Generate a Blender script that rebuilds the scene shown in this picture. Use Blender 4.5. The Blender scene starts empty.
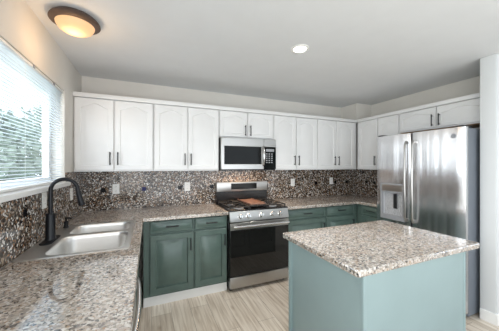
import bpy, bmesh, math, random
from mathutils import Vector, Matrix
random.seed(7)
S = bpy.context.scene
C = S.collection
PI = math.pi

# ------------------------------------------------------------------ camera, sky, big lights, exposure
cam = bpy.data.cameras.new('camera')
cam.sensor_width = 36
cam.lens = 36 * 237.7 / 499
cam.clip_start = 0.02
camo = bpy.data.objects.new('camera', cam)
C.objects.link(camo)
camo.location = (0.697, -3.196, 1.433)
camo.rotation_euler = (PI / 2, 0, -math.radians(22.94))
S.camera = camo

S.view_settings.view_transform = 'Standard'
S.view_settings.look = 'None'
S.view_settings.gamma = 1
S.view_settings.use_curve_mapping = False
S.view_settings.exposure = 0.0

W = bpy.data.worlds.new('sky')
S.world = W
W.use_nodes = True
bg = W.node_tree.nodes['Background']
bg.inputs['Color'].default_value = (0.80, 0.90, 1.0, 1)
bg.inputs['Strength'].default_value = 2.5


def area(name, loc, target, sx, sy, power, col):
    l = bpy.data.lights.new(name, 'AREA')
    l.shape = 'RECTANGLE'
    l.size, l.size_y = sx, sy
    l.energy = power
    l.color = col
    o = bpy.data.objects.new(name, l)
    C.objects.link(o)
    o.location = loc
    o.rotation_euler = (Vector(target) - Vector(loc)).to_track_quat('-Z', 'Y').to_euler()
    return o


# rear and side: fill area lights added out of view to brighten the kitchen
area('rear_fill', (2.6, -6.15, 1.25), (2.6, 0, 1.25), 4.4, 2.2, 14, (1.0, 0.99, 0.97))
area('side_fill', (7.05, -4.2, 1.4), (0, -4.0, 1.3), 2.6, 1.8, 8, (0.95, 0.98, 1.0))
area('kitchen_window_daylight', (-0.5, -1.47, 1.85), (1.6, -1.6, 0.8), 2.0, 1.2, 40, (0.92, 0.97, 1.0))
area('left_fill', (-0.01, -4.2, 1.40), (3, -2.6, 1.1), 1.85, 1.85, 46, (1.0, 0.99, 0.98))  # fill light added out of view for the island's left face and the fridge
# added upward fill area light behind the camera, standing in for a bounced flash
area('ceiling_fill', (1.9, -4.3, 0.95), (1.9, -3.9, 2.44), 3.4, 2.8, 31, (1.0, 0.985, 0.96))


# ------------------------------------------------------------------ materials
def new_mat(name):
    m = bpy.data.materials.new(name)
    m.use_nodes = True
    return m, m.node_tree.nodes, m.node_tree.links, m.node_tree.nodes['Principled BSDF']


def plain(name, col, rough=0.5, metal=0.0, var=0.04, scale=6.0, spec=0.5, coat=0.0, bump=0.0, bscale=60):
    """Solid colour with a faint noise variation (procedural)."""
    m, n, l, b = new_mat(name)
    tc = n.new('ShaderNodeTexCoord')
    no = n.new('ShaderNodeTexNoise')
    no.inputs['Scale'].default_value = scale
    no.inputs['Detail'].default_value = 3
    l.new(tc.outputs['Object'], no.inputs['Vector'])
    r = n.new('ShaderNodeValToRGB')
    r.color_ramp.elements[0].color = tuple(c * (1 - var) for c in col) + (1,)
    r.color_ramp.elements[1].color = tuple(min(1, c * (1 + var)) for c in col) + (1,)
    r.color_ramp.elements[0].position = 0.3
    r.color_ramp.elements[1].position = 0.7
    l.new(no.outputs['Fac'], r.inputs['Fac'])
    l.new(r.outputs['Color'], b.inputs['Base Color'])
    b.inputs['Roughness'].default_value = rough
    b.inputs['Metallic'].default_value = metal
    b.inputs['Specular IOR Level'].default_value = spec
    b.inputs['Coat Weight'].default_value = coat
    if bump:
        n2 = n.new('ShaderNodeTexNoise')
        n2.inputs['Scale'].default_value = bscale
        l.new(tc.outputs['Object'], n2.inputs['Vector'])
        bp = n.new('ShaderNodeBump')
        bp.inputs['Strength'].default_value = bump
        bp.inputs['Distance'].default_value = 0.01
        l.new(n2.outputs['Fac'], bp.inputs['Height'])
        l.new(bp.outputs['Normal'], b.inputs['Normal'])
    return m


def emit(name, col, strength):
    m, n, l, b = new_mat(name)
    b.inputs['Base Color'].default_value = tuple(col) + (1,)
    b.inputs['Emission Color'].default_value = tuple(col) + (1,)
    b.inputs['Emission Strength'].default_value = strength
    return m


def steel(name, col=(0.62, 0.62, 0.62), rough=0.28, axis=2, streak=0.10, aniso=0.0):
    """Brushed stainless steel, the grain running along one axis."""
    m, n, l, b = new_mat(name)
    tc = n.new('ShaderNodeTexCoord')
    mp = n.new('ShaderNodeMapping')
    sc = [90, 90, 90]
    sc[axis] = 1.2
    mp.inputs['Scale'].default_value = sc
    no = n.new('ShaderNodeTexNoise')
    no.inputs['Scale'].default_value = 1.5
    no.inputs['Detail'].default_value = 4
    l.new(tc.outputs['Object'], mp.inputs['Vector'])
    l.new(mp.outputs['Vector'], no.inputs['Vector'])
    mr = n.new('ShaderNodeMapRange')
    mr.inputs['To Min'].default_value = rough - streak / 2
    mr.inputs['To Max'].default_value = rough + streak / 2
    l.new(no.outputs['Fac'], mr.inputs['Value'])
    l.new(mr.outputs['Result'], b.inputs['Roughness'])
    b.inputs['Base Color'].default_value = tuple(col) + (1,)
    b.inputs['Metallic'].default_value = 1.0
    if aniso:
        # sheet-metal waviness: slow ripples across the door, almost constant up and down
        mp3 = n.new('ShaderNodeMapping')
        mp3.inputs['Scale'].default_value = (7, 7, 0.35)
        l.new(tc.outputs['Object'], mp3.inputs['Vector'])
        w = n.new('ShaderNodeTexNoise')
        w.inputs['Scale'].default_value = 1.0
        w.inputs['Detail'].default_value = 1.5
        l.new(mp3.outputs['Vector'], w.inputs['Vector'])
        bp = n.new('ShaderNodeBump')
        bp.inputs['Strength'].default_value = 1.0
        bp.inputs['Distance'].default_value = 0.022
        l.new(w.outputs['Fac'], bp.inputs['Height'])
        l.new(bp.outputs['Normal'], b.inputs['Normal'])
        tg = n.new('ShaderNodeTangent')
        tg.direction_type = 'RADIAL'
        tg.axis = 'Z'
        l.new(tg.outputs['Tangent'], b.inputs['Tangent'])
        b.inputs['Anisotropic'].default_value = aniso
    return m


def granite(name, stops, scale, rough=0.08, warm=(0.55, 0.36, 0.24), warm_amt=0.35, ior=1.6, coat=0.6, stretch=(1, 1, 1)):
    """Polished speckled granite: crystal cells with a random mineral each, drifts of a warmer mineral."""
    m, n, l, b = new_mat(name)
    tc = n.new('ShaderNodeTexCoord')
    mp = n.new('ShaderNodeMapping')
    mp.inputs['Scale'].default_value = stretch
    l.new(tc.outputs['Object'], mp.inputs['Vector'])
    wob = n.new('ShaderNodeTexNoise')
    wob.inputs['Scale'].default_value = scale * 0.9
    wob.inputs['Detail'].default_value = 2
    l.new(mp.outputs['Vector'], wob.inputs['Vector'])
    mx = n.new('ShaderNodeMixRGB')
    mx.blend_type = 'ADD'
    mx.inputs['Fac'].default_value = 0.012
    l.new(mp.outputs['Vector'], mx.inputs[1])
    l.new(wob.outputs['Color'], mx.inputs[2])
    vo = n.new('ShaderNodeTexVoronoi')
    vo.inputs['Scale'].default_value = scale
    l.new(mx.outputs['Color'], vo.inputs['Vector'])
    sp = n.new('ShaderNodeSeparateColor')
    l.new(vo.outputs['Color'], sp.inputs['Color'])
    r = n.new('ShaderNodeValToRGB')
    r.color_ramp.interpolation = 'CONSTANT'
    e = r.color_ramp.elements
    while len(e) < len(stops):
        e.new(0.5)
    for i, (p, c) in enumerate(stops):
        e[i].position = p
        e[i].color = tuple(c) + (1,)
    l.new(sp.outputs['Red'], r.inputs['Fac'])
    big = n.new('ShaderNodeTexNoise')
    big.inputs['Scale'].default_value = 7
    big.inputs['Detail'].default_value = 5
    big.inputs['Roughness'].default_value = 0.7
    l.new(mp.outputs['Vector'], big.inputs['Vector'])
    r2 = n.new('ShaderNodeValToRGB')
    r2.color_ramp.elements[0].position = 0.42
    r2.color_ramp.elements[1].position = 0.68
    r2.color_ramp.elements[1].color = (warm_amt, warm_amt, warm_amt, 1)
    l.new(big.outputs['Fac'], r2.inputs['Fac'])
    mw = n.new('ShaderNodeMixRGB')
    l.new(r2.outputs['Color'], mw.inputs['Fac'])
    l.new(r.outputs['Color'], mw.inputs[1])
    mw.inputs[2].default_value = tuple(warm) + (1,)
    l.new(mw.outputs['Color'], b.inputs['Base Color'])
    b.inputs['Roughness'].default_value = rough
    b.inputs['IOR'].default_value = ior
    b.inputs['Coat Weight'].default_value = coat
    b.inputs['Coat Roughness'].default_value = 0.03
    b.inputs['Coat IOR'].default_value = 1.7
    return m


def planks(name):
    m, n, l, b = new_mat(name)
    tc = n.new('ShaderNodeTexCoord')
    mp = n.new('ShaderNodeMapping')
    mp.inputs['Rotation'].default_value = (0, 0, PI / 2)
    l.new(tc.outputs['Object'], mp.inputs['Vector'])
    br = n.new('ShaderNodeTexBrick')
    br.offset = 0.37
    br.inputs['Scale'].default_value = 1.0
    br.inputs['Brick Width'].default_value = 1.22
    br.inputs['Row Height'].default_value = 0.18
    br.inputs['Mortar Size'].default_value = 0.0016
    br.inputs['Mortar Smooth'].default_value = 0.2
    br.inputs['Bias'].default_value = 0.0
    br.inputs['Color1'].default_value = (0.70, 0.62, 0.53, 1)
    br.inputs['Color2'].default_value = (0.88, 0.82, 0.73, 1)
    br.inputs['Mortar'].default_value = (0.30, 0.25, 0.19, 1)
    l.new(mp.outputs['Vector'], br.inputs['Vector'])
    mp2 = n.new('ShaderNodeMapping')
    mp2.inputs['Scale'].default_value = (26, 1.6, 1)
    l.new(tc.outputs['Object'], mp2.inputs['Vector'])
    no = n.new('ShaderNodeTexNoise')
    no.inputs['Scale'].default_value = 1.4
    no.inputs['Detail'].default_value = 6
    no.inputs['Distortion'].default_value = 0.8
    l.new(mp2.outputs['Vector'], no.inputs['Vector'])
    r = n.new('ShaderNodeValToRGB')
    r.color_ramp.elements[0].position = 0.3
    r.color_ramp.elements[0].color = (0.62, 0.56, 0.50, 1)
    r.color_ramp.elements[1].position = 0.62
    r.color_ramp.elements[1].color = (1, 1, 1, 1)
    l.new(no.outputs['Fac'], r.inputs['Fac'])
    vk = n.new('ShaderNodeTexVoronoi')
    mpk = n.new('ShaderNodeMapping')
    mpk.inputs['Scale'].default_value = (5.5, 2.2, 1)
    l.new(tc.outputs['Object'], mpk.inputs['Vector'])
    l.new(mpk.outputs['Vector'], vk.inputs['Vector'])
    vk.inputs['Scale'].default_value = 1.0
    rk = n.new('ShaderNodeValToRGB')
    rk.color_ramp.elements[0].position = 0.03
    rk.color_ramp.elements[0].color = (0.55, 0.47, 0.38, 1)
    rk.color_ramp.elements[1].position = 0.13
    rk.color_ramp.elements[1].color = (1, 1, 1, 1)
    l.new(vk.outputs['Distance'], rk.inputs['Fac'])
    m1 = n.new('ShaderNodeMixRGB')
    m1.blend_type = 'MULTIPLY'
    m1.inputs['Fac'].default_value = 1
    l.new(br.outputs['Color'], m1.inputs[1])
    l.new(r.outputs['Color'], m1.inputs[2])
    m2 = n.new('ShaderNodeMixRGB')
    m2.blend_type = 'MULTIPLY'
    m2.inputs['Fac'].default_value = 0.7
    l.new(m1.outputs['Color'], m2.inputs[1])
    l.new(rk.outputs['Color'], m2.inputs[2])
    l.new(m2.outputs['Color'], b.inputs['Base Color'])
    b.inputs['Roughness'].default_value = 0.36
    bp = n.new('ShaderNodeBump')
    bp.inputs['Strength'].default_value = 0.25
    bp.inputs['Distance'].default_value = 0.003
    l.new(br.outputs['Fac'], bp.inputs['Height'])
    bp.invert = True
    l.new(bp.outputs['Normal'], b.inputs['Normal'])
    return m


def pane_mat(name, tint=(1, 1, 1), refl=0.08):
    m, n, l, b = new_mat(name)
    n.remove(b)
    t = n.new('ShaderNodeBsdfTransparent')
    t.inputs['Color'].default_value = tuple(tint) + (1,)
    g = n.new('ShaderNodeBsdfGlossy')
    g.inputs['Roughness'].default_value = 0.02
    x = n.new('ShaderNodeMixShader')
    x.inputs['Fac'].default_value = refl
    l.new(t.outputs[0], x.inputs[1])
    l.new(g.outputs[0], x.inputs[2])
    l.new(x.outputs[0], n['Material Output'].inputs['Surface'])
    return m


def slat_mat(name):
    m, n, l, b = new_mat(name)
    b.inputs['Base Color'].default_value = (0.82, 0.85, 0.88, 1)
    b.inputs['Roughness'].default_value = 0.45
    t = n.new('ShaderNodeBsdfTranslucent')
    t.inputs['Color'].default_value = (0.80, 0.86, 0.92, 1)
    x = n.new('ShaderNodeMixShader')
    x.inputs['Fac'].default_value = 0.5
    l.new(b.outputs[0], x.inputs[1])
    l.new(t.outputs[0], x.inputs[2])
    l.new(x.outputs[0], n['Material Output'].inputs['Surface'])
    return m


def bowl_mat(name):
    """Amber glass lit by the bulb behind it: strongest nearest the bulb."""
    m, n, l, b = new_mat(name)
    tc = n.new('ShaderNodeTexCoord')
    d = n.new('ShaderNodeVectorMath')
    d.operation = 'DISTANCE'
    l.new(tc.outputs['Object'], d.inputs[0])
    d.inputs[1].default_value = (-0.01, 0.0, -0.09)
    mr = n.new('ShaderNodeMapRange')
    mr.interpolation_type = 'SMOOTHSTEP'
    mr.inputs['From Min'].default_value = 0.01
    mr.inputs['From Max'].default_value = 0.085
    mr.inputs['To Min'].default_value = 2.4
    mr.inputs['To Max'].default_value = 0.85
    l.new(d.outputs['Value'], mr.inputs['Value'])
    b.inputs['Base Color'].default_value = (0.25, 0.17, 0.10, 1)
    b.inputs['Emission Color'].default_value = (1.0, 0.60, 0.30, 1)
    l.new(mr.outputs['Result'], b.inputs['Emission Strength'])
    return m


COUNTER_STOPS = [(0.0, (0.03, 0.028, 0.028)), (0.10, (0.17, 0.155, 0.145)), (0.22, (0.30, 0.275, 0.25)), (0.38, (0.42, 0.37, 0.32)),
                 (0.60, (0.50, 0.45, 0.40)), (0.79, (0.64, 0.61, 0.57)), (0.95, (0.34, 0.23, 0.15))]
SPLASH_STOPS = [(0.0, (0.006, 0.006, 0.007)), (0.26, (0.04, 0.033, 0.029)), (0.42, (0.12, 0.08, 0.055)), (0.57, (0.22, 0.19, 0.16)),
                (0.72, (0.36, 0.29, 0.22)), (0.82, (0.70, 0.68, 0.65)), (0.95, (0.36, 0.20, 0.11))]
M = dict(
    wall=plain('wall_paint', (0.68, 0.655, 0.61), 0.7, var=0.02, bump=0.05, bscale=140),
    ceiling=plain('ceiling_paint', (0.70, 0.715, 0.725), 0.8, var=0.015, bump=0.05, bscale=120),
    white_wall=plain('white_wall_paint', (0.66, 0.68, 0.69), 0.6, var=0.01),
    white=plain('white_cabinet_paint', (0.78, 0.78, 0.775), 0.35, var=0.015),
    trim=plain('white_trim_paint', (0.84, 0.84, 0.83), 0.35, var=0.015),
    green=plain('green_cabinet_paint', (0.095, 0.145, 0.128), 0.30, var=0.12, scale=9),
    pale_teal=plain('pale_teal_paint', (0.26, 0.345, 0.35), 0.45, var=0.04, scale=4),
    black=plain('matte_black_metal', (0.012, 0.012, 0.014), 0.35, var=0.1),
    navy_black=plain('satin_black_faucet_finish', (0.006, 0.007, 0.010), 0.32, var=0.1, spec=0.3),
    black_gloss=plain('black_glass', (0.004, 0.005, 0.005), 0.05, var=0.1, spec=0.15),
    oven_glass=plain('oven_door_glass', (0.008, 0.008, 0.008), 0.04, var=0.1, spec=0.5),
    black_enamel=plain('black_enamel', (0.012, 0.012, 0.013), 0.18, var=0.1),
    iron=plain('cast_iron', (0.022, 0.020, 0.020), 0.55, var=0.15, bump=0.1, bscale=200),
    griddle=plain('warm_toned_griddle_iron', (0.20, 0.11, 0.085), 0.38, var=0.18, scale=14),  # the cooktop lamp's warm tone on the iron is put into this brown
    steel_v=steel('brushed_steel_vertical', (0.68, 0.68, 0.69), axis=2, rough=0.24, aniso=0.9),
    steel_h=steel('brushed_steel_horizontal', (0.44, 0.43, 0.415), axis=0, rough=0.30),
    steel_sink=steel('satin_sink_steel', (0.74, 0.73, 0.71), axis=1, rough=0.34),
    chrome=plain('polished_steel', (0.72, 0.72, 0.72), 0.15, metal=1.0, var=0.02),
    fridge_side=plain('grey_fridge_side_enamel', (0.17, 0.19, 0.22), 0.4, var=0.04),
    grey_plastic=plain('grey_plastic', (0.30, 0.31, 0.33), 0.4, var=0.04),
    light_plastic=plain('light_grey_plastic', (0.62, 0.63, 0.65), 0.4, var=0.03),
    white_plastic=plain('white_plastic', (0.84, 0.84, 0.82), 0.35, var=0.02),
    wood=plain('raw_brown_wood', (0.34, 0.20, 0.09), 0.6, var=0.25, scale=20),
    bronze=plain('dark_bronze_metal', (0.085, 0.055, 0.042), 0.45, metal=0.2, var=0.15),
    blue_glass=plain('cobalt_glass_tile', (0.010, 0.014, 0.10), 0.10, var=0.2, spec=0.15),
    black_tile=plain('black_glass_tile', (0.004, 0.004, 0.005), 0.10, var=0.2, spec=0.15),
    granite=granite('beige_granite', COUNTER_STOPS, 112, warm=(0.42, 0.29, 0.20), warm_amt=0.30, ior=3.0, coat=0.0, rough=0.035),
    splash=granite('dark_speckled_granite', SPLASH_STOPS, 92, warm=(0.20, 0.13, 0.08), warm_amt=0.25, rough=0.10, coat=0.0, ior=1.45),
    floor=planks('greige_wood_planks'),
    pane=pane_mat('window_glass'),
    slats=slat_mat('white_blind_slats'),
    bowl=bowl_mat('lit_alabaster_glass'),
    led=emit('lit_downlight_lens', (1.0, 0.95, 0.86), 14.0),
    cook_lamp=emit('lit_cooktop_lamp', (1.0, 0.62, 0.32), 8.0),
    clock=emit('orange_lit_digits', (1.0, 0.35, 0.12), 1.6),
    leaf=plain('shrub_leaves', (0.36, 0.43, 0.37), 0.6, var=0.4, scale=4),
    bark=plain('shrub_bark', (0.12, 0.08, 0.05), 0.8, var=0.2),
    lawn=plain('lawn_grass', (0.20, 0.28, 0.12), 0.9, var=0.3, scale=12),
)


# ------------------------------------------------------------------ mesh helpers
def origin(o):
    v = Vector((0, 0, 0))
    while o is not None:
        v = v + o.location
        o = o.parent
    return v


class MB:
    """Collects shapes in world coordinates and links them as one mesh object."""

    def __init__(self):
        self.bm = bmesh.new()

    def box(self, x0, x1, y0, y1, z0, z1, bev=0.0, seg=1):
        t = bmesh.new()
        bmesh.ops.create_cube(t, size=1)
        bmesh.ops.scale(t, vec=(abs(x1 - x0), abs(y1 - y0), abs(z1 - z0)), verts=t.verts)
        if bev:
            bmesh.ops.bevel(t, geom=t.edges[:], offset=bev, segments=seg, affect='EDGES', profile=0.6)
        bmesh.ops.translate(t, vec=((x0 + x1) / 2, (y0 + y1) / 2, (z0 + z1) / 2), verts=t.verts)
        self.add(t)
        return self

    def add(self, t, mat=None):
        if mat is not None:
            bmesh.ops.transform(t, matrix=mat, verts=t.verts)
        me = bpy.data.meshes.new('tmp')
        t.to_mesh(me)
        t.free()
        self.bm.from_mesh(me)
        bpy.data.meshes.remove(me)

    def cyl(self, p0, p1, r, r2=None, seg=20):
        p0, p1 = Vector(p0), Vector(p1)
        t = bmesh.new()
        bmesh.ops.create_cone(t, cap_ends=True, segments=seg, radius1=r, radius2=r if r2 is None else r2, depth=(p1 - p0).length)
        q = (p1 - p0).to_track_quat('Z', 'Y').to_matrix().to_4x4()
        self.add(t, Matrix.Translation((p0 + p1) / 2) @ q)
        return self

    def tube(self, pts, r, seg=12, radii=None):
        pts = [Vector(p) for p in pts]
        t = bmesh.new()
        rings = []
        up = None
        for i, p in enumerate(pts):
            d = (pts[min(i + 1, len(pts) - 1)] - pts[max(i - 1, 0)]).normalized()
            if up is None:
                up = d.orthogonal().normalized()
            a = (up - d * up.dot(d)).normalized()
            up = a
            b = d.cross(a)
            rr = radii[i] if radii else r
            rings.append([t.verts.new(p + (a * math.cos(2 * PI * k / seg) + b * math.sin(2 * PI * k / seg)) * rr) for k in range(seg)])
        for i in range(len(rings) - 1):
            for k in range(seg):
                t.faces.new((rings[i][k], rings[i][(k + 1) % seg], rings[i + 1][(k + 1) % seg], rings[i + 1][k]))
        t.faces.new(rings[0][::-1])
        t.faces.new(rings[-1])
        self.add(t)
        return self

    def lathe(self, prof, centre, seg=40, mat=None):
        """prof: (radius, height) pairs about +Z at centre; or transformed by mat."""
        t = bmesh.new()
        rings = []
        for r, z in prof:
            if r < 1e-6:
                rings.append([t.verts.new((0, 0, z))])
            else:
                rings.append([t.verts.new((r * math.cos(2 * PI * k / seg), r * math.sin(2 * PI * k / seg), z)) for k in range(seg)])
        for a, b in zip(rings, rings[1:]):
            for k in range(seg):
                k2 = (k + 1) % seg
                if len(a) == 1 and len(b) == 1:
                    continue
                if len(a) == 1:
                    t.faces.new((a[0], b[k], b[k2]))
                elif len(b) == 1:
                    t.faces.new((a[k], a[k2], b[0]))
                else:
                    t.faces.new((a[k], a[k2], b[k2], b[k]))
        self.add(t, mat if mat is not None else Matrix.Translation(centre))
        return self

    def cells(self, xs, ys, filled, z0, z1, axes=(0, 1, 2)):
        """Slab over a grid: filled(i, j) says which cells are solid; axes maps (u, v, w) to x/y/z."""
        t = bmesh.new()

        def P(u, v, w):
            c = [0, 0, 0]
            c[axes[0]], c[axes[1]], c[axes[2]] = u, v, w
            return c
        nx, ny = len(xs) - 1, len(ys) - 1
        F = lambda i, j: 0 <= i < nx and 0 <= j < ny and filled(i, j)
        for i in range(nx):
            for j in range(ny):
                if not F(i, j):
                    continue
                a, b, c, d = xs[i], xs[i + 1], ys[j], ys[j + 1]
                fs = [[P(a, c, z1), P(b, c, z1), P(b, d, z1), P(a, d, z1)], [P(a, d, z0), P(b, d, z0), P(b, c, z0), P(a, c, z0)]]
                if not F(i - 1, j): fs.append([P(a, c, z0), P(a, c, z1), P(a, d, z1), P(a, d, z0)])
                if not F(i + 1, j): fs.append([P(b, d, z0), P(b, d, z1), P(b, c, z1), P(b, c, z0)])
                if not F(i, j - 1): fs.append([P(b, c, z0), P(b, c, z1), P(a, c, z1), P(a, c, z0)])
                if not F(i, j + 1): fs.append([P(a, d, z0), P(a, d, z1), P(b, d, z1), P(b, d, z0)])
                for f in fs:
                    t.faces.new([t.verts.new(v) for v in f])
        bmesh.ops.remove_doubles(t, verts=t.verts, dist=1e-5)
        bmesh.ops.dissolve_limit(t, angle_limit=0.01, verts=t.verts, edges=t.edges)
        self.add(t)
        return self

    def build(self, name, mat, parent=None, bevel=0.0, bseg=2, smooth=True):
        bmesh.ops.recalc_face_normals(self.bm, faces=self.bm.faces)
        if parent is not None:
            bmesh.ops.translate(self.bm, vec=-origin(parent), verts=self.bm.verts)
        me = bpy.data.meshes.new(name)
        self.bm.to_mesh(me)
        self.bm.free()
        me.materials.append(mat)
        o = bpy.data.objects.new(name, me)
        C.objects.link(o)
        o.parent = parent
        if smooth:
            for p in me.polygons:
                p.use_smooth = True
            me.set_sharp_from_angle(angle=math.radians(38))
        if bevel:
            b = o.modifiers.new('bevel', 'BEVEL')
            b.width = bevel
            b.segments = bseg
            b.limit_method = 'ANGLE'
            b.angle_limit = math.radians(40)
        return o


def tag(o, label=None, cat=None, group=None, kind=None):
    if label: o['label'] = label
    if cat: o['category'] = cat
    if group: o['group'] = group
    if kind: o['kind'] = kind
    return o


def thing(name, label, cat, loc, group=None):
    o = bpy.data.objects.new(name, None)
    o.empty_display_size = 0.1
    C.objects.link(o)
    o.location = loc
    return tag(o, label, cat, group)


def struct(name, mb, mat, bevel=0.0, parent=None, **k):
    o = mb.build(name, mat, parent, bevel, **k)
    if parent is None:
        o['kind'] = 'structure'
    return o


def frame(O, U, N):
    """Matrix taking (u, w, v) = (across, outwards, up) to the world."""
    U, N = Vector(U), Vector(N)
    return Matrix(((U.x, N.x, 0, O[0]), (U.y, N.y, 0, O[1]), (U.z, N.z, 1, O[2]), (0, 0, 0, 1)))


def fbox(mb, F, u0, u1, w0, w1, v0, v1, bev=0.0, seg=1):
    t = bmesh.new()
    bmesh.ops.create_cube(t, size=1)
    bmesh.ops.scale(t, vec=(abs(u1 - u0), abs(w1 - w0), abs(v1 - v0)), verts=t.verts)
    if bev:
        bmesh.ops.bevel(t, geom=t.edges[:], offset=bev, segments=seg, affect='EDGES', profile=0.6)
    bmesh.ops.translate(t, vec=((u0 + u1) / 2, (w0 + w1) / 2, (v0 + v1) / 2), verts=t.verts)
    mb.add(t, F)


def ftube(mb, F, pts, r, seg=10):
    mb.tube([F @ Vector(p) for p in pts], r, seg)


def raised_panel(mb, F, u0, u1, v0, v1, w0, w1, stile, arch=0.0, raise_w=0.040, gd=0.013):
    """Cabinet front with a routed groove and a raised field; arch > 0 gives the cathedral top."""
    t = bmesh.new()
    K = 14 if arch else 4
    e = 0.004

    def drop(f):                      # how far the field's top edge falls below its crest
        s = abs(2 * f - 1)
        s = min(1.0, s / 0.88)
        return arch * (0.6 * s * s + 0.4 * s * s * (3 - 2 * s))

    def loop(d, w, a):
        L, R, B, T = u0 + d, u1 - d, v0 + d, v1 - d
        pts = [(L, w, B), (R, w, B)]
        for k in range(K + 1):
            f = k / K
            pts.append((R + (L - R) * f, w, T - (drop(f) if a else 0)))
        return [t.verts.new(p) for p in pts]
    loops = [loop(0, w0, False), loop(0, w1 - e, False), loop(e, w1, False), loop(stile, w1, True), loop(stile + 0.005, w1 - gd, True),
             loop(stile + 0.014, w1 - gd, True), loop(stile + 0.014 + raise_w, w1 + 0.001, True)]
    n = len(loops[0])
    for a, b in zip(loops, loops[1:]):
        for k in range(n):
            t.faces.new((a[k], a[(k + 1) % n], b[(k + 1) % n], b[k]))
    t.faces.new(loops[-1])
    t.faces.new(loops[0][::-1])
    bmesh.ops.triangulate(t, faces=[f for f in t.faces if len(f.verts) > 4])
    mb.add(t, F)


def pull(F, u, v, vertical, w, length, mat, parent):
    """Slim bar pull on two posts."""
    mb = MB()
    h = length / 2
    if vertical:
        fbox(mb, F, u - 0.006, u + 0.006, w + 0.022, w + 0.032, v - h, v + h, 0.003)
        for s in (-1, 1):
            fbox(mb, F, u - 0.005, u + 0.005, w - 0.001, w + 0.024, v + s * (h - 0.016) - 0.005, v + s * (h - 0.016) + 0.005, 0.0015)
    else:
        fbox(mb, F, u - h, u + h, w + 0.022, w + 0.032, v - 0.006, v + 0.006, 0.003)
        for s in (-1, 1):
            fbox(mb, F, u + s * (h - 0.016) - 0.005, u + s * (h - 0.016) + 0.005, w - 0.001, w + 0.024, v - 0.005, v + 0.005, 0.0015)
    return mb.build('handle', mat, parent, smooth=False)


# ------------------------------------------------------------------ the room
WX = 4.119          # right kitchen wall
H = 2.44
RY, RX = -6.3, 7.2  # rear and far side of the open room behind
WY0, WY1, WZ0, WZ1 = -2.36, -0.585, 1.285, 2.10     # kitchen window opening

struct('floor', MB().box(-0.15, RX + .12, RY - .12, 0.12, -0.08, 0), M['floor'])
struct('ceiling', MB().box(-0.15, RX + .12, RY - .12, 0.12, H, H + 0.08), M['ceiling'])
struct('wall_back', MB().box(-0.15, WX + .12, 0, 0.12, 0, H), M['wall'])
mb = MB()
mb.cells([RY, -5.15, -3.22, WY0, WY1, 0.0], [0, 0.45, WZ0, WZ1, 2.36, H],
         lambda i, j: not (i == 3 and j == 2) and not (i == 1 and 1 <= j <= 3), -0.15, 0, axes=(1, 2, 0))  # the opening nearer the rear is invented, to admit the left fill
struct('wall_left', mb, M['wall'])
struct('wall_right', MB().box(WX, WX + .12, -1.98, 0, 0, H), M['wall'])
struct('wall_partition', MB().box(3.56, RX, -2.10, -1.98, 0, H, 0.012, 2), M['white_wall'])
mb = MB()
mb.cells([2.6 - 2.2 - 0.0, 0.4 + 4.4], [0, 0.1, 2.35, H], lambda i, j: j != 1, RY - 0.12, RY, axes=(0, 2, 1))
mb.box(-0.15, 0.4, RY - .12, RY, 0, H).box(4.8, RX, RY - .12, RY, 0, H)
struct('wall_rear', mb, M['white_wall'])
mb = MB()
mb.cells([RY, -5.5, -2.9, -1.98], [0, 0.5, 2.3, H], lambda i, j: not (i == 1 and j == 1), RX, RX + .12, axes=(1, 2, 0))
struct('wall_side', mb, M['white_wall'])
# boxed-in corner above the cabinets
struct('wall_corner_chase', MB().box(3.789, WX, -0.33, 0, 2.172, H), M['wall'])
# baseboard round the end of the partition
struct('baseboard_partition', MB().box(3.548, RX, -2.112, -1.985, 0, 0.10, 0.006, 2), M['trim'])

# kitchen window: frame, panes, white sill
wf = struct('window_1', MB().cells([WY0, WY0 + .05, -1.47 - .03, -1.47 + .03, WY1 - .05, WY1], [WZ0, WZ0 + .05, WZ1 - .05, WZ1],
                                   lambda i, j: i in (0, 2, 4) or j in (0, 2), -0.145, -0.095, axes=(1, 2, 0)), M['trim'], 0.004)
MB().box(-0.122, -0.118, WY0 + .05, -1.50, WZ0 + .05, WZ1 - .05).build('window_pane', M['pane'], wf)
MB().box(-0.122, -0.118, -1.44, WY1 - .05, WZ0 + .05, WZ1 - .05).build('window_pane', M['pane'], wf)
struct('trim_sill', MB().box(-0.095, 0.045, WY0 - .07, WY1 + .012, 1.252, WZ0 + 0.001, 0.006, 2), M['trim'])

struct('window_added_for_fill', MB().cells([-5.15, -5.09, -4.215, -4.155, -3.28, -3.22], [0.45, 0.51, 2.30, 2.36],
                             lambda i, j: i in (0, 2, 4) or j in (0, 2), -0.145, -0.095, axes=(1, 2, 0)), M['trim'], 0.004)  # unseen frame added around the opening made for the left fill

# moulding that caps the upper cabinets
mb = MB()
Z0, Z1 = 2.125, 2.170
mb.box(-0.0, 3.789, -0.346, -0.300, Z0, Z1, 0.006, 2)
struct('trim_cornice', mb, M['white'])
struct('trim_cornice_right', MB().box(3.773, 3.815, -1.975, -0.346, Z0, Z1, 0.006, 2), M['white'])

# ------------------------------------------------------------------ outside the window
struct('ground', MB().box(-14, -0.2, -12, 8, -0.5, -0.4), M['lawn'])


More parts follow.
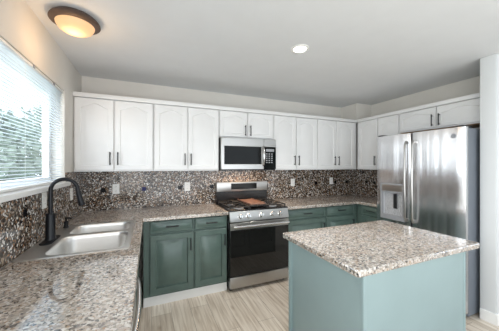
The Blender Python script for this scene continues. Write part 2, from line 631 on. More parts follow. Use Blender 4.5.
def shrub(x, y, r, h, label, seed):
    rnd = random.Random(seed)
    t = thing('garden_shrub', label, 'shrub', (x, y, -0.4), 'shrubs in the yard outside the window')
    bm = bmesh.new()
    for k in range(1500):
        a, c = rnd.uniform(0, 2 * PI), rnd.uniform(-1, 1)
        q = r * rnd.uniform(0.45, 1.0) * (1 + 0.25 * math.sin(3 * a + 2 * c))
        s = math.sqrt(1 - c * c)
        p = Vector((x + q * s * math.cos(a), y + q * s * math.sin(a), -0.4 + h * 0.58 + c * h * 0.42 * rnd.uniform(0.7, 1)))
        m = Matrix.Translation(p) @ Matrix.Rotation(rnd.uniform(0, 6), 4, 'X') @ Matrix.Rotation(rnd.uniform(0, 6), 4, 'Z')
        L = rnd.uniform(0.06, 0.13)
        bm.faces.new([bm.verts.new(m @ Vector(v)) for v in ((-L, 0, 0), (0, -L * .5, 0.01), (L, 0, 0), (0, L * .5, 0.01))])
    mb = MB()
    mb.add(bm)
    mb.build('foliage', M['leaf'], t, smooth=False)
    MB().cyl((x, y, -0.4), (x, y, -0.4 + h * .6), 0.07, 0.04, 10).build('stem', M['bark'], t)


shrub(-2.15, 3.3, 0.95, 3.0, 'bushy green shrub seen through the blind, in the nearer part of the yard', 1)
shrub(-2.2, 5.6, 1.0, 3.6, 'green shrub seen through the blind, farther back in the yard', 2)

# ------------------------------------------------------------------ window blind
bl = thing('window_blind', 'white horizontal slat blind lowered in the window above the sink', 'blind', (-0.045, -1.47, WZ0))
MB().box(-0.040, -0.006, WY0 + .008, WY1 - .006, WZ1 - .020, WZ1 - .003, 0.003).build('headrail', M['white_plastic'], bl)
n = 37
zs = [WZ0 + .032 + k * (WZ1 - .030 - WZ0 - .032) / (n - 1) for k in range(n)]
t = bmesh.new()
for z in zs:
    prof = [(-0.0125, 0), (-0.005, 0.0016), (0.005, 0.0016), (0.0125, 0)]
    a = math.radians(7)
    ring = []
    for (px, pz) in prof:
        ring.append((-0.022 + px * math.cos(a) + pz * math.sin(a), z + pz * math.cos(a) - px * math.sin(a)))
    for (A, B) in zip(ring, ring[1:]):
        t.faces.new([t.verts.new(v) for v in ((A[0], WY0 + .010, A[1]), (B[0], WY0 + .010, B[1]), (B[0], WY1 - .008, B[1]), (A[0], WY1 - .008, A[1]))])
bmesh.ops.remove_doubles(t, verts=t.verts, dist=1e-6)
mb = MB(); mb.add(t)
o = mb.build('slats', M['slats'], bl)
sm = o.modifiers.new('thick', 'SOLIDIFY'); sm.thickness = 0.0006
MB().box(-0.035, -0.009, WY0 + .010, WY1 - .008, WZ0 + .004, WZ0 + .020, 0.003).build('bottom_rail', M['white_plastic'], bl)
for y in (-0.75, -1.30, -1.85, -2.25):
    MB().box(-0.0086, -0.0076, y - .001, y + .001, WZ0 + .02, WZ1 - .03).build('ladder_cord', M['white_plastic'], bl)
for y in (-0.83, -1.19, -1.6, -2.0):
    MB().box(-0.006, 0.002, y - .010, y + .010, WZ1 - .022, WZ1 - .003, 0.002).build('bracket', M['grey_plastic'], bl)

# ------------------------------------------------------------------ granite: backsplashes and worktops
CZ0, CZ1 = 0.876, 0.914
bs = thing('backsplash', 'dark speckled granite backsplash with small square tiles along the back wall', 'backsplash', (2.06, -0.004, CZ1))
MB().box(0.009, WX - .009, -0.009, -0.0005, CZ1 + .001, 1.37).build('slab', M['splash'], bs)
TILE_X = [(0.21, 'black_tile'), (0.642, 'blue_glass'), (1.068, 'black_tile'), (1.485, 'black_tile'), (2.80, 'black_tile'), (3.237, 'black_tile'), (3.645, 'black_tile'), (3.90, 'black_tile')]
for x, mt in TILE_X:
    if x == 2.80:
        continue
    o = MB().box(x - .024, x + .024, -0.0125, -0.0085, 1.123, 1.171, 0.0015).build('accent_tile', M[mt], bs)
    o['label'] = 'cobalt blue glass square' if mt == 'blue_glass' else 'black glass square'
bs2 = thing('backsplash', 'dark speckled granite backsplash on the left wall below the window and behind the faucet', 'backsplash', (0.004, -1.5, CZ1))
mb = MB()
mb.cells([-3.05, WY1 + .014, -0.009], [CZ1 + .001, 1.251, 1.37], lambda i, j: i == 1 or j == 0, 0.0005, 0.009, axes=(1, 2, 0))
mb.build('slab', M['splash'], bs2)
for y in (-1.35, -1.78):
    MB().box(0.0085, 0.0125, y - .024, y + .024, 1.123, 1.171, 0.0015).build('accent_tile', M['black_tile'], bs2)
bs3 = thing('backsplash', 'short dark speckled granite backsplash on the right wall beside the refrigerator', 'backsplash', (WX - .004, -0.5, CZ1))
MB().box(WX - .009, WX - .0005, -1.02, -0.0005, CZ1 + .001, 1.37).build('slab', M['splash'], bs3)
for y in (-0.245, -0.40):
    MB().box(WX - .0125, WX - .0085, y - .024, y + .024, 1.130, 1.178, 0.0015).build('accent_tile', M['black_tile'], bs3)

# left L-shaped worktop with the sink cut-out
SX0, SX1, SY0, SY1 = 0.014, 0.585, -1.540, -0.705       # outer edge of the sink's rim
xs = [0.010, SX0 + .02, SX1 - .02, 0.645, 1.523]
ys = [-3.05, SY0 + .02, SY1 - .02, -0.645, -0.010]


def left_counter(i, j):
    if i == 3:
        return j == 3
    return not (i == 1 and j == 1)


mb = MB()
mb.cells(xs, ys, left_counter, CZ0, CZ1)
tag(mb.build('countertop', M['granite'], None, 0.007, 3), 'L-shaped beige granite countertop around the sink, running to the left side of the range', 'countertop')
mb = MB()
mb.cells([2.300, 3.474, WX - .010], [-1.030, -0.645, -0.010], lambda i, j: i == 1 or j == 1, CZ0, CZ1)
tag(mb.build('countertop', M['granite'], None, 0.007, 3), 'beige granite countertop in the right corner between the range and the refrigerator', 'countertop')

# ------------------------------------------------------------------ upper cabinets
UB, UT = 1.37, 2.125


def upper(label, O, U, N, width, z0, fronts, depth=0.30, handle_z=None, arch=0.048, stile=0.048, hl=0.138, wood_bottom=False):
    """fronts: (u0, u1, handle u or None)."""
    F = frame((O[0], O[1], 0), U, N)
    r = thing('upper_cabinet', label, 'cabinet', (O[0], O[1], z0))
    mb = MB()
    fbox(mb, F, 0, width, -depth, -0.001, z0, UT + .02, 0.001)
    # light rail along the bottom edge of the face
    fbox(mb, F, 0, width, -0.02, 0.001, z0, z0 + 0.02, 0.001)
    mb.build('carcass', M['white'], r)
    if wood_bottom:
        mb = MB()
        fbox(mb, F, 0.004, width - 0.004, -depth + .01, -0.012, z0 - 0.006, z0 + .004)
        tag(mb.build('bottom_panel', M['wood'], r), 'bare brown wood underside')
    for (u0, u1, hu) in fronts:
        mb = MB()
        raised_panel(mb, F, u0, u1, z0 + 0.014, UT - 0.006, 0.0, 0.020, stile, arch, 0.028, 0.007)
        d = mb.build('door', M['white'], r)
        if hu is not None:
            pull(F, hu, (handle_z if handle_z else z0 + 0.135), True, 0.020, hl, M['black'], d)
    return r


yF = -0.312
upper('white two-door upper cabinet at the left end, beside the window', (0.002, yF, 0), (1, 0, 0), (0, -1, 0), 0.742, UB,
      [(0.012, 0.352, 0.322), (0.364, 0.732, 0.394)])
upper('white two-door upper cabinet just left of the microwave', (0.747, yF, 0), (1, 0, 0), (0, -1, 0), 0.755, UB,
      [(0.010, 0.368, 0.338), (0.378, 0.745, 0.408)])
upper('short white two-door cabinet directly above the microwave', (1.505, yF, 0), (1, 0, 0), (0, -1, 0), 0.762, 1.785,
      [(0.008, 0.372, 0.342), (0.384, 0.752, 0.414)], handle_z=1.885, arch=0.040, stile=0.042)
upper('white two-door upper cabinet just right of the microwave', (2.270, yF, 0), (1, 0, 0), (0, -1, 0), 0.735, UB,
      [(0.010, 0.360, 0.330), (0.372, 0.725, 0.402)])
upper('white two-door upper cabinet in the right corner of the back wall', (3.008, yF, 0), (1, 0, 0), (0, -1, 0), 0.797, UB,
      [(0.010, 0.355, 0.325), (0.367, 0.728, 0.397)])
xF = 3.807
upper('white two-door upper cabinet on the right wall between the corner and the refrigerator', (xF, -0.334, 0), (0, -1, 0), (-1, 0, 0), 0.702, UB,
      [(0.030, 0.376, 0.346), (0.388, 0.694, 0.418)])
upper('wide short white two-door cabinet above the refrigerator', (xF, -1.038, 0), (0, -1, 0), (-1, 0, 0), 0.935, 1.868,
      [(0.010, 0.444, 0.414), (0.458, 0.925, 0.488)], handle_z=1.965, arch=0.035, stile=0.042, wood_bottom=True)

# ------------------------------------------------------------------ base cabinets
TK = 0.10


def base(label, O, U, N, width, fronts, depth=0.575, kick=True, mat='green', filler=0.0):
    """fronts: (kind, u0, u1, v0, v1, handle) ; handle = (u, v, vertical) or None."""
    F = frame((O[0], O[1], 0), U, N)
    r = thing('base_cabinet', label, 'cabinet', (O[0], O[1], 0))
    mb = MB()
    fbox(mb, F, 0, width, -depth, 0, TK, CZ0 - .001, 0.001)
    mb.build('carcass', M[mat], r)
    if kick:
        mb = MB()
        fbox(mb, F, 0, width, -0.028, -0.010, 0, TK, 0.001)
        tag(mb.build('toe_kick', M['trim'], r), 'white painted toe kick')
    for (kind, u0, u1, v0, v1, hd) in fronts:
        mb = MB()
        if kind == 'drawer':
            raised_panel(mb, F, u0, u1, v0, v1, 0.0, 0.020, 0.006, 0, 0.010, 0.006)
        else:
            raised_panel(mb, F, u0, u1, v0, v1, 0.0, 0.020, 0.055, 0, 0.026, 0.017)
        d = mb.build(kind, M[mat], r)
        if hd:
            pull(F, hd[0], hd[1], hd[2], 0.020, 0.13, M['black'], d)
    return r


yB = -0.590
base('dark green base cabinet left of the range with two drawers over two doors', (0.646, yB, 0), (1, 0, 0), (0, -1, 0), 0.875,
     [('drawer', 0.060, 0.490, 0.742, 0.865, (0.275, 0.805, False)), ('drawer', 0.508, 0.866, 0.742, 0.865, (0.687, 0.805, False)),
      ('door', 0.060, 0.490, 0.125, 0.722, (0.462, 0.60, True)), ('door', 0.508, 0.866, 0.125, 0.722, (0.838, 0.60, True))])
base('dark green base cabinet just right of the range, one drawer over one door', (2.303, yB, 0), (1, 0, 0), (0, -1, 0), 0.625,
     [('drawer', 0.014, 0.612, 0.742, 0.865, (0.313, 0.805, False)), ('door', 0.014, 0.612, 0.125, 0.722, (0.58, 0.60, True))])
base('dark green base cabinet in the right corner of the back wall, beside the bend', (2.930, yB, 0), (1, 0, 0), (0, -1, 0), 0.594,
     [('drawer', 0.012, 0.515, 0.742, 0.865, (0.265, 0.805, False)), ('door', 0.012, 0.515, 0.125, 0.722, (0.48, 0.60, True))])
base('dark green base cabinet on the right wall beside the refrigerator', (3.526, -0.592, 0), (0, -1, 0), (-1, 0, 0), 0.437,
     [('drawer', 0.085, 0.428, 0.742, 0.865, (0.255, 0.805, False)), ('door', 0.085, 0.428, 0.125, 0.722, (0.395, 0.60, True))])
# left run under the sink: only its upright front shows beside the worktop edge
base('dark green base cabinet under the sink', (0.588, -1.722, 0), (0, 1, 0), (1, 0, 0), 1.072,
     [('door', 0.012, 0.530, 0.125, 0.865, None), ('door', 0.542, 1.050, 0.125, 0.865, None)], depth=0.012)
base('dark green base cabinet nearest the camera, past the dishwasher', (0.588, -3.030, 0), (0, 1, 0), (1, 0, 0), 0.680,
     [('drawer', 0.012, 0.668, 0.742, 0.865, None), ('door', 0.012, 0.334, 0.125, 0.722, None), ('door', 0.346, 0.668, 0.125, 0.722, None)], depth=0.56)

# ------------------------------------------------------------------ dishwasher
dw = thing('dishwasher', 'stainless dishwasher with a bowed bar handle under the left worktop', 'dishwasher', (0.35, -2.035, 0))
MB().box(0.03, 0.598, -2.345, -1.728, 0.10, CZ0 - .002, 0.002).build('tub', M['grey_plastic'], dw)
d = MB().box(0.598, 0.630, -2.343, -1.730, 0.11, 0.868, 0.006, 2).build('door', M['steel_h'], dw)
pts = [(0.630 + 0.026 * math.sin(PI * k / 16) ** 0.5 if 0 < k < 16 else 0.624, -2.33 + 0.585 * k / 16, 0.815) for k in range(17)]
MB().tube(pts, 0.011, 12).build('handle', M['chrome'], d)
MB().box(0.40, 0.56, -2.343, -1.730, 0, 0.10).build('toe_kick', M['black'], dw)

# ------------------------------------------------------------------ sink
def rrect(x0, x1, y0, y1, r, z, k=6):
    pts = []
    for cx, cy, a0 in ((x1 - r, y1 - r, 0), (x0 + r, y1 - r, PI / 2), (x0 + r, y0 + r, PI), (x1 - r, y0 + r, 3 * PI / 2)):
        for i in range(k + 1):
            a = a0 + PI / 2 * i / k
            pts.append((cx + r * math.cos(a), cy + r * math.sin(a), z))
    return pts


sk = thing('sink', 'double-bowl stainless drop-in sink in the granite under the window', 'sink', (0.31, -1.11, CZ1))
B1 = (0.135, 0.555, SY0 + .03, -1.085)
B2 = (0.135, 0.555, -1.050, SY1 - .03)
zr = CZ1 + 0.006
t = bmesh.new()
edges = []
for pts in (rrect(SX0 + .006, SX1 - .006, SY0 + .006, SY1 - .006, 0.022, zr), rrect(*B1, 0.075, zr), rrect(*B2, 0.075, zr)):
    vs = [t.verts.new(p) for p in pts]
    for i in range(len(vs)):
        edges.append(t.edges.new((vs[i], vs[(i + 1) % len(vs)])))
bmesh.ops.triangle_fill(t, use_beauty=True, use_dissolve=False, edges=edges)
a = [t.verts.new(p) for p in rrect(SX0 + .006, SX1 - .006, SY0 + .006, SY1 - .006, 0.022, zr)]
b = [t.verts.new(p) for p in rrect(SX0, SX1, SY0, SY1, 0.025, CZ1 + 0.0005)]
for i in range(len(a)):
    k = (i + 1) % len(a)
    t.faces.new((a[i], a[k], b[k], b[i]))
bmesh.ops.remove_doubles(t, verts=t.verts, dist=1e-6)
mb = MB(); mb.add(t)
mb.build('rim', M['steel_sink'], sk)
for bx in (B1, B2):
    t = bmesh.new()
    rings = []
    for ins, z in ((0, zr), (0.004, zr - .006), (0.008, zr - .03), (0.016, zr - .15), (0.026, zr - .172), (0.050, zr - .185), (0.09, zr - .190)):
        rings.append([t.verts.new(p) for p in rrect(bx[0] + ins, bx[1] - ins, bx[2] + ins, bx[3] - ins, max(0.075 - ins * .3, .03), z)])
    for A, B in zip(rings, rings[1:]):
        for i in range(len(A)):
            k = (i + 1) % len(A)
            t.faces.new((A[i], A[k], B[k], B[i]))
    t.faces.new(rings[-1])
    mb = MB(); mb.add(t)
    o = mb.build('bowl', M['steel_sink'], sk)
    sm = o.modifiers.new('thick', 'SOLIDIFY'); sm.thickness = 0.0012; sm.offset = 1
    cx, cy = (bx[0] + bx[1]) / 2, (bx[2] + bx[3]) / 2
    MB().lathe([(0, -.004), (.022, -.004), (.024, .001), (.042, .002), (.045, 0), (.045, -.002)], (cx, cy, zr - .1875), 28).build('drain', M['chrome'], o)

# ------------------------------------------------------------------ faucet
fx, fy, fz = 0.076, -1.165, zr
fa = thing('faucet', 'tall black gooseneck pull-down faucet on the sink deck', 'faucet', (fx, fy, fz))
mb = MB()
t = bmesh.new()
A = [t.verts.new(p) for p in rrect(fx - .034, fx + .034, fy - .115, fy + .115, 0.033, fz)]
B = [t.verts.new(p) for p in rrect(fx - .034, fx + .034, fy - .115, fy + .115, 0.033, fz + .007)]
for i in range(len(A)):
    k = (i + 1) % len(A)
    t.faces.new((A[i], A[k], B[k], B[i]))
t.faces.new(B); t.faces.new(A[::-1])
mb.add(t)
mb.build('deck_plate', M['navy_black'], fa, 0.002)
MB().lathe([(0, .006), (.033, .006), (.0325, .012), (.029, .02), (.027, .17), (.0265, .182), (.023, .188), (0, .188)], (fx, fy, fz), 28).build('body', M['navy_black'], fa)
R = 0.078
pts = [(fx, fy, fz + .18), (fx, fy, fz + .24)]
top = fz + .43 - R - .012
for k in range(0, 19):
    a = PI - (PI * 1.0) * k / 18
    pts.append((fx + R + R * math.cos(a), fy, top + R * math.sin(a)))
pts.append((fx + 2 * R + .004, fy, top - .02))
MB().tube(pts, 0.0125, 14).build('spout', M['navy_black'], fa)
e = Vector(pts[-1])
MB().tube([e + Vector((0, 0, .012)), e, e + Vector((.006, 0, -.03)), e + Vector((.020, 0, -.085)), e + Vector((.022, 0, -.092))], 0, 16, [.013, .0155, .017, .0215, .019]).build('spray_head', M['navy_black'], fa)
mb = MB()
mb.cyl((fx, fy + .02, fz + .10), (fx, fy + .05, fz + .10), .016, .015, 16)
mb.tube([(fx, fy + .045, fz + .10), (fx + .004, fy + .058, fz + .12), (fx + .01, fy + .062, fz + .175)], 0.006, 10)
mb.build('lever', M['navy_black'], fa)

sd = thing('soap_dispenser', 'small black soap dispenser on the sink deck behind the faucet', 'soap dispenser', (.066, -.79, zr))
MB().lathe([(0, 0), (.022, 0), (.021, .006), (.016, .010), (.0155, .050), (.010, .054), (0, .054)], (.066, -.79, zr), 20).build('base', M['navy_black'], sd)
mb = MB()
mb.cyl((.066, -.79, zr + .05), (.066, -.79, zr + .072), .007, .007, 12)
mb.tube([(.058, -.79, zr + .076), (.085, -.79, zr + .077), (.105, -.79, zr + .070)], .0075, 10)
mb.build('pump', M['navy_black'], sd)

# ------------------------------------------------------------------ outlets
def outlet(O, U, N, label, z=1.157, w=.072, h=.115):
    F = frame((O[0], O[1], 0), U, N)
    r = thing('wall_outlet', label, 'outlet', (O[0], O[1], z))
    mb = MB()
    fbox(mb, F, -w / 2, w / 2, 0.0, 0.006, z - h / 2, z + h / 2, 0.002)
    mb.build('cover_plate', M['white_plastic'], r)
    for s in (-1, 1):
        mb = MB()
        fbox(mb, F, -.017, .017, 0.004, 0.0085, z + s * .026 - .014, z + s * .026 + .014, 0.003)
        f = mb.build('socket', M['white_plastic'], r)
        mb = MB()
        for du in (-.006, .006):
            fbox(mb, F, du - .001, du + .001, 0.0084, 0.0088, z + s * .026 - .003, z + s * .026 + .006)
        mb.build('slots', M['black'], f, smooth=False)
    return r


bk = dict(U=(1, 0, 0), N=(0, -1, 0))
outlet((0.341, -0.009), label='white outlet on the backsplash nearest the sink corner', **bk)
outlet((1.160, -0.009), label='white outlet on the backsplash left of the range', **bk)
outlet((2.785, -0.009), label='white outlet on the backsplash first to the right of the range', z=1.168, **bk)
outlet((3.555, -0.009), label='white outlet on the backsplash nearest the refrigerator', z=1.172, **bk)
outlet((0.009, -0.42), U=(0, 1, 0), N=(1, 0, 0), label='white outlet on the left wall between the window and the corner')
outlet((0.009, -1.07), U=(0, 1, 0), N=(1, 0, 0), label='white outlet under the sill behind the faucet', z=1.185)

# ------------------------------------------------------------------ microwave
mx0, mx1, mz0, mz1, my = 1.508, 2.266, 1.372, 1.780, -0.400
mw = thing('microwave', 'stainless over-the-range microwave hung below the short cabinet', 'microwave', ((mx0 + mx1) / 2, -.2, mz0))
MB().box(mx0, mx1, my + .035, -0.003, mz0, mz1, 0.003).build('case', M['black_enamel'], mw)
dx = 2.085
mb = MB()
mb.cells([mx0, mx0 + .040, dx - .030, dx], [mz0 + .012, mz0 + .078, mz1 - .105, mz1 - .002], lambda i, j: not (i == 1 and j == 1), my, my + .034, axes=(0, 2, 1))
dr = mb.build('door', M['steel_h'], mw, 0.004)
MB().box(mx0 + .038, dx - .028, my + .006, my + .030, mz0 + .076, mz1 - .103).build('door_window', M['black_gloss'], dr)
mb = MB()
hx = dx - .012
mb.tube([(hx, my + .004, mz1 - .095)] + [(hx, my - .042 * math.sin(PI * k / 12) ** .7, mz1 - .095 - (.255) * k / 12) for k in range(1, 12)] + [(hx, my + .004, mz1 - .350)], 0.011, 12)
mb.build('handle', M['chrome'], dr)
MB().box(dx + .002, mx1, my, my + .034, mz0 + .012, mz1 - .107, 0.003).build('control_panel', M['black_gloss'], mw)
MB().box(dx + .002, mx1, my, my + .034, mz1 - .104, mz1 - .002, 0.004).build('top_band', M['steel_h'], mw)
cp = [c for c in mw.children if c.name.startswith('control_panel')][0]
MB().box(dx + .03, mx1 - .03, my - .001, my + .004, mz1 - .165, mz1 - .130).build('display', M['grey_plastic'], cp)
for r in range(5):
    for c in range(3):
        x = dx + .042 + c * .038
        z = mz1 - .195 - r * .028
        MB().box(x - .011, x + .011, my - .0015, my + .003, z - .007, z + .007, .001).build('button', M['grey_plastic'], cp)
MB().box(mx0 + .01, mx1 - .01, my + .004, my + .034, mz0 - .002, mz0 + .011, .002).build('bottom_strip', M['black_enamel'], mw)
for x in (1.72, 2.05):
    MB().box(x - .05, x + .05, -.30, -.24, mz0 - .004, mz0 + .001, .001).build('cooktop_lamp', M['cook_lamp'], mw)
l = bpy.data.lights.new('cooktop_light', 'AREA')
l.shape = 'RECTANGLE'; l.size, l.size_y = .5, .06; l.energy = 3.5; l.color = (1, .66, .38)
o = bpy.data.objects.new('cooktop_light', l); C.objects.link(o); o.location = (1.887, -.27, mz0 - .012)

# ------------------------------------------------------------------ range
rx0, rx1 = 1.529, 2.294
ryF = -0.672
rg = thing('range', 'stainless gas range with a black glass oven door between the green cabinets', 'range', ((rx0 + rx1) / 2, -.34, 0))
mb = MB()
mb.box(rx0, rx1, ryF + .045, -0.012, 0.035, 0.905, 0.003)
mb.build('body', M['black_enamel'], rg)
for x in (rx0 + .035, rx1 - .035):
    for y in (ryF + .08, -.10):
        MB().cyl((x, y, 0), (x, y, .04), .018, .014, 14).build('foot', M['black'], rg)
# drawer
MB().box(rx0 + .004, rx1 - .004, ryF, ryF + .044, 0.045, 0.172, 0.006, 2).build('drawer', M['steel_h'], rg)
# oven door: steel band above a full black glass front
dr = MB().box(rx0 + .004, rx1 - .004, ryF, ryF + .044, 0.180, 0.782, 0.005, 2).build('oven_door', M['black_enamel'], rg)
MB().box(rx0 + .006, rx1 - .006, ryF - .004, ryF + .004, 0.184, 0.700, 0.002).build('door_glass', M['oven_glass'], dr)
MB().box(rx0 + .004, rx1 - .004, ryF - .004, ryF + .006, 0.702, 0.784, 0.003).build('door_band', M['steel_h'], dr)
mb = MB()
hz = .748
mb.tube([(rx0 + .03, ryF - .050, hz), (rx1 - .03, ryF - .050, hz)], .0150, 14)
for x in (rx0 + .055, rx1 - .055):
    mb.box(x - .012, x + .012, ryF - .050, ryF - .002, hz - .010, hz + .010, .003)
mb.build('handle', M['chrome'], dr)
# sloped control panel
t = bmesh.new()
prof = [(ryF - .006, .792), (ryF - .006, .800), (ryF + .022, .908), (ryF + .060, .908), (ryF + .060, .792)]
L = [t.verts.new((rx0 + .002, y, z)) for y, z in prof]
Rr = [t.verts.new((rx1 - .002, y, z)) for y, z in prof]
for i in range(len(prof)):
    k = (i + 1) % len(prof)
    t.faces.new((L[i], L[k], Rr[k], Rr[i]))
t.faces.new(L[::-1]); t.faces.new(Rr)
mb = MB(); mb.add(t)
pn = mb.build('control_panel', M['steel_h'], rg, 0.003)
nrm = Vector((0, -.108, .028)).normalized()
for x in (rx0 + .125, rx0 + .225, rx0 + .390, rx0 + .540, rx0 + .645):
    c = Vector((x, ryF + .006, .852))
    q = Matrix.Translation(c) @ nrm.to_track_quat('Z', 'Y').to_matrix().to_4x4()
    mb = MB()
    mb.lathe([(0, -.004), (.030, -.004), (.030, .003), (.024, .006), (.0225, .034), (.019, .038), (0, .038)], None, 24, mat=q)
    kb = mb.build('knob', M['chrome'], pn)
    t = bmesh.new()
    bmesh.ops.create_cube(t, size=1)
    bmesh.ops.scale(t, vec=(.004, .036, .006), verts=t.verts)
    bmesh.ops.translate(t, vec=(0, 0, .040), verts=t.verts)
    mb = MB(); mb.add(t, q)
    mb.build('pointer', M['grey_plastic'], kb)
# cooktop, burners, grates
MB().box(rx0 - .001, rx1 + .001, ryF + .022, -.085, .904, .920, .004, 2).build('cooktop', M['black_enamel'], rg)
burn = [(rx0 + .155, -.53, .048), (rx0 + .155, -.24, .038), (rx1 - .155, -.53, .042), (rx1 - .155, -.24, .036), ((rx0 + rx1) / 2, -.385, .05)]
for x, y, r in burn:
    b = MB().lathe([(0, 0), (r + .012, 0), (r + .010, .010), (r * .8, .012), (0, .012)], (x, y, .920), 24).build('burner', M['grey_plastic'], rg)
    MB().lathe([(0, .012), (r * .78, .012), (r * .78, .019), (r * .7, .021), (0, .021)], (x, y, .920), 24).build('burner_cap', M['iron'], b)
gw = (rx1 - rx0 - .03) / 3
for g in range(3):
    x0 = rx0 + .015 + g * gw + .003
    x1 = x0 + gw - .006
    y0, y1 = ryF + .050, -.105
    mb = MB()
    z0, z1 = .946, .958
    for x in (x0, x1 - .011):
        mb.box(x, x + .011, y0, y1, z0, z1, .002)
    for y in (y0, y1 - .011, (y0 + y1) / 2 - .0055):
        mb.box(x0, x1, y, y + .011, z0, z1, .002)
    for y in (y0 + (y1 - y0) * .25, y0 + (y1 - y0) * .75):
        mb.box(x0, x0 + gw * .36, y - .005, y + .005, z0, z1 + .003, .002)
        mb.box(x1 - gw * .36, x1, y - .005, y + .005, z0, z1 + .003, .002)
        mb.box((x0 + x1) / 2 - .005, (x0 + x1) / 2 + .005, y - .10, y - .035, z0, z1 + .003, .002)
        mb.box((x0 + x1) / 2 - .005, (x0 + x1) / 2 + .005, y + .035, y + .10, z0, z1 + .003, .002)
    for x in (x0, x1 - .011):
        for y in (y0, y1 - .011):
            mb.box(x, x + .011, y, y + .011, .919, z0 + .002)
    mb.build('grate', M['iron'], rg, smooth=False)
gx = (rx0 + rx1) / 2
mb = MB()
mb.box(gx - .105, gx + .105, ryF + .085, -.150, .961, .970, .003, 2)
for x in (gx - .105, gx + .097):
    mb.box(x, x + .008, ryF + .085, -.150, .966, .980, .002)
tag(mb.build('griddle', M['griddle'], rg), 'reddish brown griddle plate over the middle grate')
# backguard
bg_ = MB().box(rx0 + .004, rx1 - .004, -.085, -.014, .906, 1.075, .003).build('backguard', M['black_enamel'], rg)
mb = MB()
mb.box(rx0 + .004, rx1 - .004, -.100, -.014, 1.076, 1.205, .006, 2)
tp = mb.build('backguard_panel', M['steel_h'], rg)
ds = MB().box(rx0 + .205, rx0 + .590, -.1025, -.098, 1.105, 1.185, .002).build('display', M['black_gloss'], tp)

# ------------------------------------------------------------------ refrigerator
fX = 3.370
fy1, fy0 = -1.028, -1.955            # far side, near side
fr = thing('refrigerator', 'tall stainless french-door refrigerator with a water dispenser on the right wall', 'refrigerator', (3.74, -1.5, 0))
MB().box(fX + .072, WX - .04, fy0 + .004, fy1 - .014, 0.02, 1.785, .004).build('cabinet', M['fridge_side'], fr)
for y in (fy0 + .06, fy1 - .06):
    for x in (fX + .12, WX - .12):
        MB().cyl((x, y, 0), (x, y, .03), .022, .02, 12).build('foot', M['black'], fr)
for y in (fy0 + .05, fy1 - .05):
    MB().box(fX + .02, fX + .16, y - .035, y + .035, 1.785, 1.812, .006, 2).build('hinge_cover', M['black'], fr)
MB().box(fX + .05, fX + .072, fy0 + .02, fy1 - .02, .05, 1.77).build('gasket', M['black'], fr)


def fdoor(name, y0, y1, z0, z1, bulge=0.012, hole=None):
    """Door whose front bows gently outwards; hole = (y0, y1, z0, z1) leaves an opening in the front."""
    t = bmesh.new()
    ys = sorted(set([y0, y1] + [y0 + (y1 - y0) * k / 16 for k in range(17)] + (list(hole[:2]) if hole else [])))
    zz = [z0] + (list(hole[2:]) if hole else []) + [z1]

    def X(y):
        f = (2 * (y - y0) / (y1 - y0) - 1)
        e = min(y - y0, y1 - y)
        return fX + bulge * f * f + (0.010 * (1 - min(1, e / .012)) ** 2)
    G = [[t.verts.new((X(y), y, z)) for z in zz] for y in ys]
    Bk = [[t.verts.new((fX + .058, y, z)) for z in zz] for y in ys]
    for i in range(len(ys) - 1):
        for j in range(len(zz) - 1):
            inh = hole and ys[i] >= hole[0] - 1e-6 and ys[i + 1] <= hole[1] + 1e-6 and j == 1
            if not inh:
                t.faces.new((G[i][j], G[i + 1][j], G[i + 1][j + 1], G[i][j + 1]))
            t.faces.new((Bk[i][j], Bk[i][j + 1], Bk[i + 1][j + 1], Bk[i + 1][j]))
        t.faces.new((G[i][0], Bk[i][0], Bk[i + 1][0], G[i + 1][0]))
        t.faces.new((G[i][-1], G[i + 1][-1], Bk[i + 1][-1], Bk[i][-1]))
    for j in range(len(zz) - 1):
        t.faces.new((G[0][j], G[0][j + 1], Bk[0][j + 1], Bk[0][j]))
        t.faces.new((G[-1][j], Bk[-1][j], Bk[-1][j + 1], G[-1][j + 1]))
    mb = MB(); mb.add(t)
    return mb.build(name, M['steel_v'], fr)


ym = -1.462
hole = (-1.385, -1.105, .80, 1.205)
dl = fdoor('door', ym + .005, fy1, .70, 1.795, hole=hole)
dn = fdoor('door', fy0, ym - .005, .70, 1.795)
fz = fdoor('freezer_drawer', fy0, fy1, .06, .690)


MB().box(fX + .014, fX + .05, ym - .0045, ym + .0045, .71, 1.79).build('dark_gap_strip', M['black'], fr)  # dark strip placed between the doors so the shaded gap reads black


def fhandle(y, parent):
    mb = MB()
    hx = fX - .034
    pts = [(hx + .034, y, 1.700), (hx + .012, y, 1.690), (hx, y, 1.660)] + [(hx - .006, y, 1.2)] + [(hx, y, .85), (hx + .012, y, .82), (hx + .034, y, .81)]
    mb.tube(pts, .0115, 12)
    for z in (1.690, .82):
        mb.box(hx + .008, fX + .012, y - .012, y + .012, z - .018, z + .018, .004)
    mb.build('handle', M['steel_h'], parent)


fhandle(ym + .040, dl)
fhandle(ym - .040, dn)
mb = MB()
mb.tube([(fX + .01, fy0 + .08, .60), (fX - .05, fy0 + .10, .60), (fX - .05, fy1 - .10, .60), (fX + .01, fy1 - .08, .60)], .0125, 12)
mb.build('handle', M['chrome'], fz)
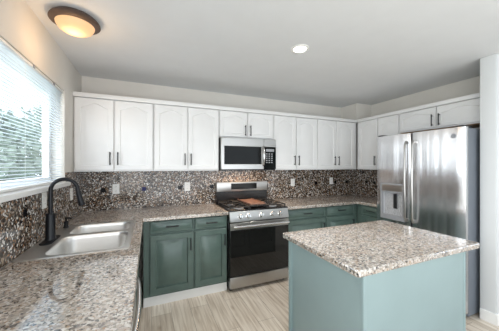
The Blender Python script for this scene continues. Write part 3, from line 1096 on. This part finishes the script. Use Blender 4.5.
# dispenser: frame, control strip, recess with paddle and tray
y0, y1, z0, z1 = hole
mb = MB()
mb.cells([y0 - .012, y0 + .014, y1 - .014, y1 + .012], [z0 - .012, z0 + .03, z1 - .095, z1 + .012], lambda i, j: not (i == 1 and j == 1), fX - .004, fX + .020, axes=(1, 2, 0))
dp = mb.build('dispenser', M['grey_plastic'], dl, .003)
mb = MB()
mb.cells([y0, y0 + .006, y1 - .006, y1], [z0, z0 + .006, z1 - .006, z1], lambda i, j: not (i == 1 and j == 1), fX + .010, fX + .056, axes=(1, 2, 0))
mb.box(fX + .050, fX + .0575, y0, y1, z0, z1)
mb.build('recess', M['light_plastic'], dp)
MB().box(fX - .006, fX + .002, y0 + .01, y1 - .01, z1 - .080, z1 - .005, .002).build('control_strip', M['steel_h'], dp)
yc = (y0 + y1) / 2 - .02
MB().box(fX + .022, fX + .032, yc - .022, yc + .022, z0 + .12, z1 - .11, .004).build('paddle', M['black'], dp)
MB().box(fX + .0, fX + .052, y0 + .016, y1 - .016, z0 + .030, z0 + .038, .001).build('drip_tray', M['grey_plastic'], dp)
# round grey badge near the top of the near door
q = Matrix.Translation((fX + .0055, -1.865, 1.715)) @ Matrix.Rotation(-PI / 2, 4, 'Y')
mb = MB(); mb.lathe([(0, .0), (.022, .0), (.022, .003), (.019, .0045), (.017, .003), (0, .003)], None, 28, mat=q)
mb.build('badge', M['grey_plastic'], dn)

# ------------------------------------------------------------------ island
ix0, ix1, iy0, iy1 = 1.645, 2.752, -2.330, -1.600
mb = MB()
t = bmesh.new()
A = [t.verts.new(p) for p in rrect(ix0, ix1, iy0, iy1, 0.018, CZ0)]
B = [t.verts.new(p) for p in rrect(ix0, ix1, iy0, iy1, 0.018, CZ1)]
for i in range(len(A)):
    k = (i + 1) % len(A)
    t.faces.new((A[i], A[k], B[k], B[i]))
t.faces.new(B); t.faces.new(A[::-1])
mb.add(t)
tag(mb.build('countertop', M['granite'], None, 0.008, 3), 'rectangular beige granite slab topping the kitchen island', 'countertop')
bx0, bx1, by0, by1 = 1.712, 2.632, -2.300, -1.625
il = thing('kitchen_island', 'pale teal painted kitchen island under the rectangular granite slab', 'kitchen island', ((bx0 + bx1) / 2, (by0 + by1) / 2, 0))
MB().box(bx0 + .012, bx1 - .012, by0 + .012, by1 - .02, 0.0, CZ0 - .001).build('carcass', M['pale_teal'], il)
MB().box(bx0, bx0 + .012, by0 + .018, by1, 0.0, CZ0 - .001, .001).build('side_panel', M['pale_teal'], il)
MB().box(bx1 - .012, bx1, by0 + .018, by1, 0.0, CZ0 - .001, .001).build('side_panel', M['pale_teal'], il)
MB().box(bx0 + .018, bx1 - .018, by0, by0 + .012, 0.0, CZ0 - .001, .001).build('front_panel', M['pale_teal'], il)
for x in (bx0, bx1):
    s = 1 if x == bx0 else -1
    MB().box(min(x - s * .003, x + s * .019), max(x - s * .003, x + s * .019), by0 - .003, by0 + .019, 0.0, CZ0 - .001, .004, 2).build('corner_trim', M['pale_teal'], il)
F = frame((bx1, by1 - .02, 0), (-1, 0, 0), (0, 1, 0))
for u0, u1, hu in ((.012, .470, .44), (.485, .945, .515)):
    mb = MB()
    raised_panel(mb, F, u0, u1, .12, .865, 0, .02, .055, 0, .03)
    d = mb.build('door', M['pale_teal'], il)
    pull(F, hu, .74, True, .02, .13, M['black'], d)

# ------------------------------------------------------------------ ceiling lights
lx, ly = 0.236, -1.240
fl = thing('ceiling_light', 'round flush ceiling light with a dark bronze rim and glowing amber bowl', 'ceiling light', (lx, ly, H))
MB().lathe([(0, 0), (.120, 0), (.138, -.016), (.146, -.030), (.146, -.036), (.140, -.042), (.124, -.048), (.112, -.050), (.108, -.044), (0, -.044)], (lx, ly, H), 56).build('rim', M['bronze'], fl)
MB().lathe([(.112, -.046), (.110, -.058), (.098, -.080), (.075, -.096), (.045, -.105), (.02, -.108), (0, -.108)], (lx, ly, H), 56).build('bowl', M['bowl'], fl)
l = bpy.data.lights.new('amber_lamp', 'POINT')
l.energy = 2.5; l.color = (1.0, .62, .30); l.shadow_soft_size = .10
o = bpy.data.objects.new('amber_lamp', l); C.objects.link(o); o.location = (lx, ly, H - .23)

cx, cy = 1.899, -1.475
cl = thing('ceiling_light', 'small round recessed downlight with a white trim in the ceiling above the island', 'ceiling light', (cx, cy, H))
MB().lathe([(.078, 0), (.078, -.004), (.072, -.007), (.056, -.007), (.052, -.002), (.052, 0)], (cx, cy, H), 40).build('trim_ring', M['white_plastic'], cl)
MB().lathe([(.054, -.003), (.03, -.0045), (0, -.005)], (cx, cy, H), 40).build('lens', M['led'], cl)
l = bpy.data.lights.new('downlight', 'SPOT')
l.energy = 80; l.color = (1, .95, .88); l.spot_size = math.radians(130); l.spot_blend = .8; l.shadow_soft_size = .06
o = bpy.data.objects.new('downlight', l); C.objects.link(o); o.location = (cx, cy, H - .02)
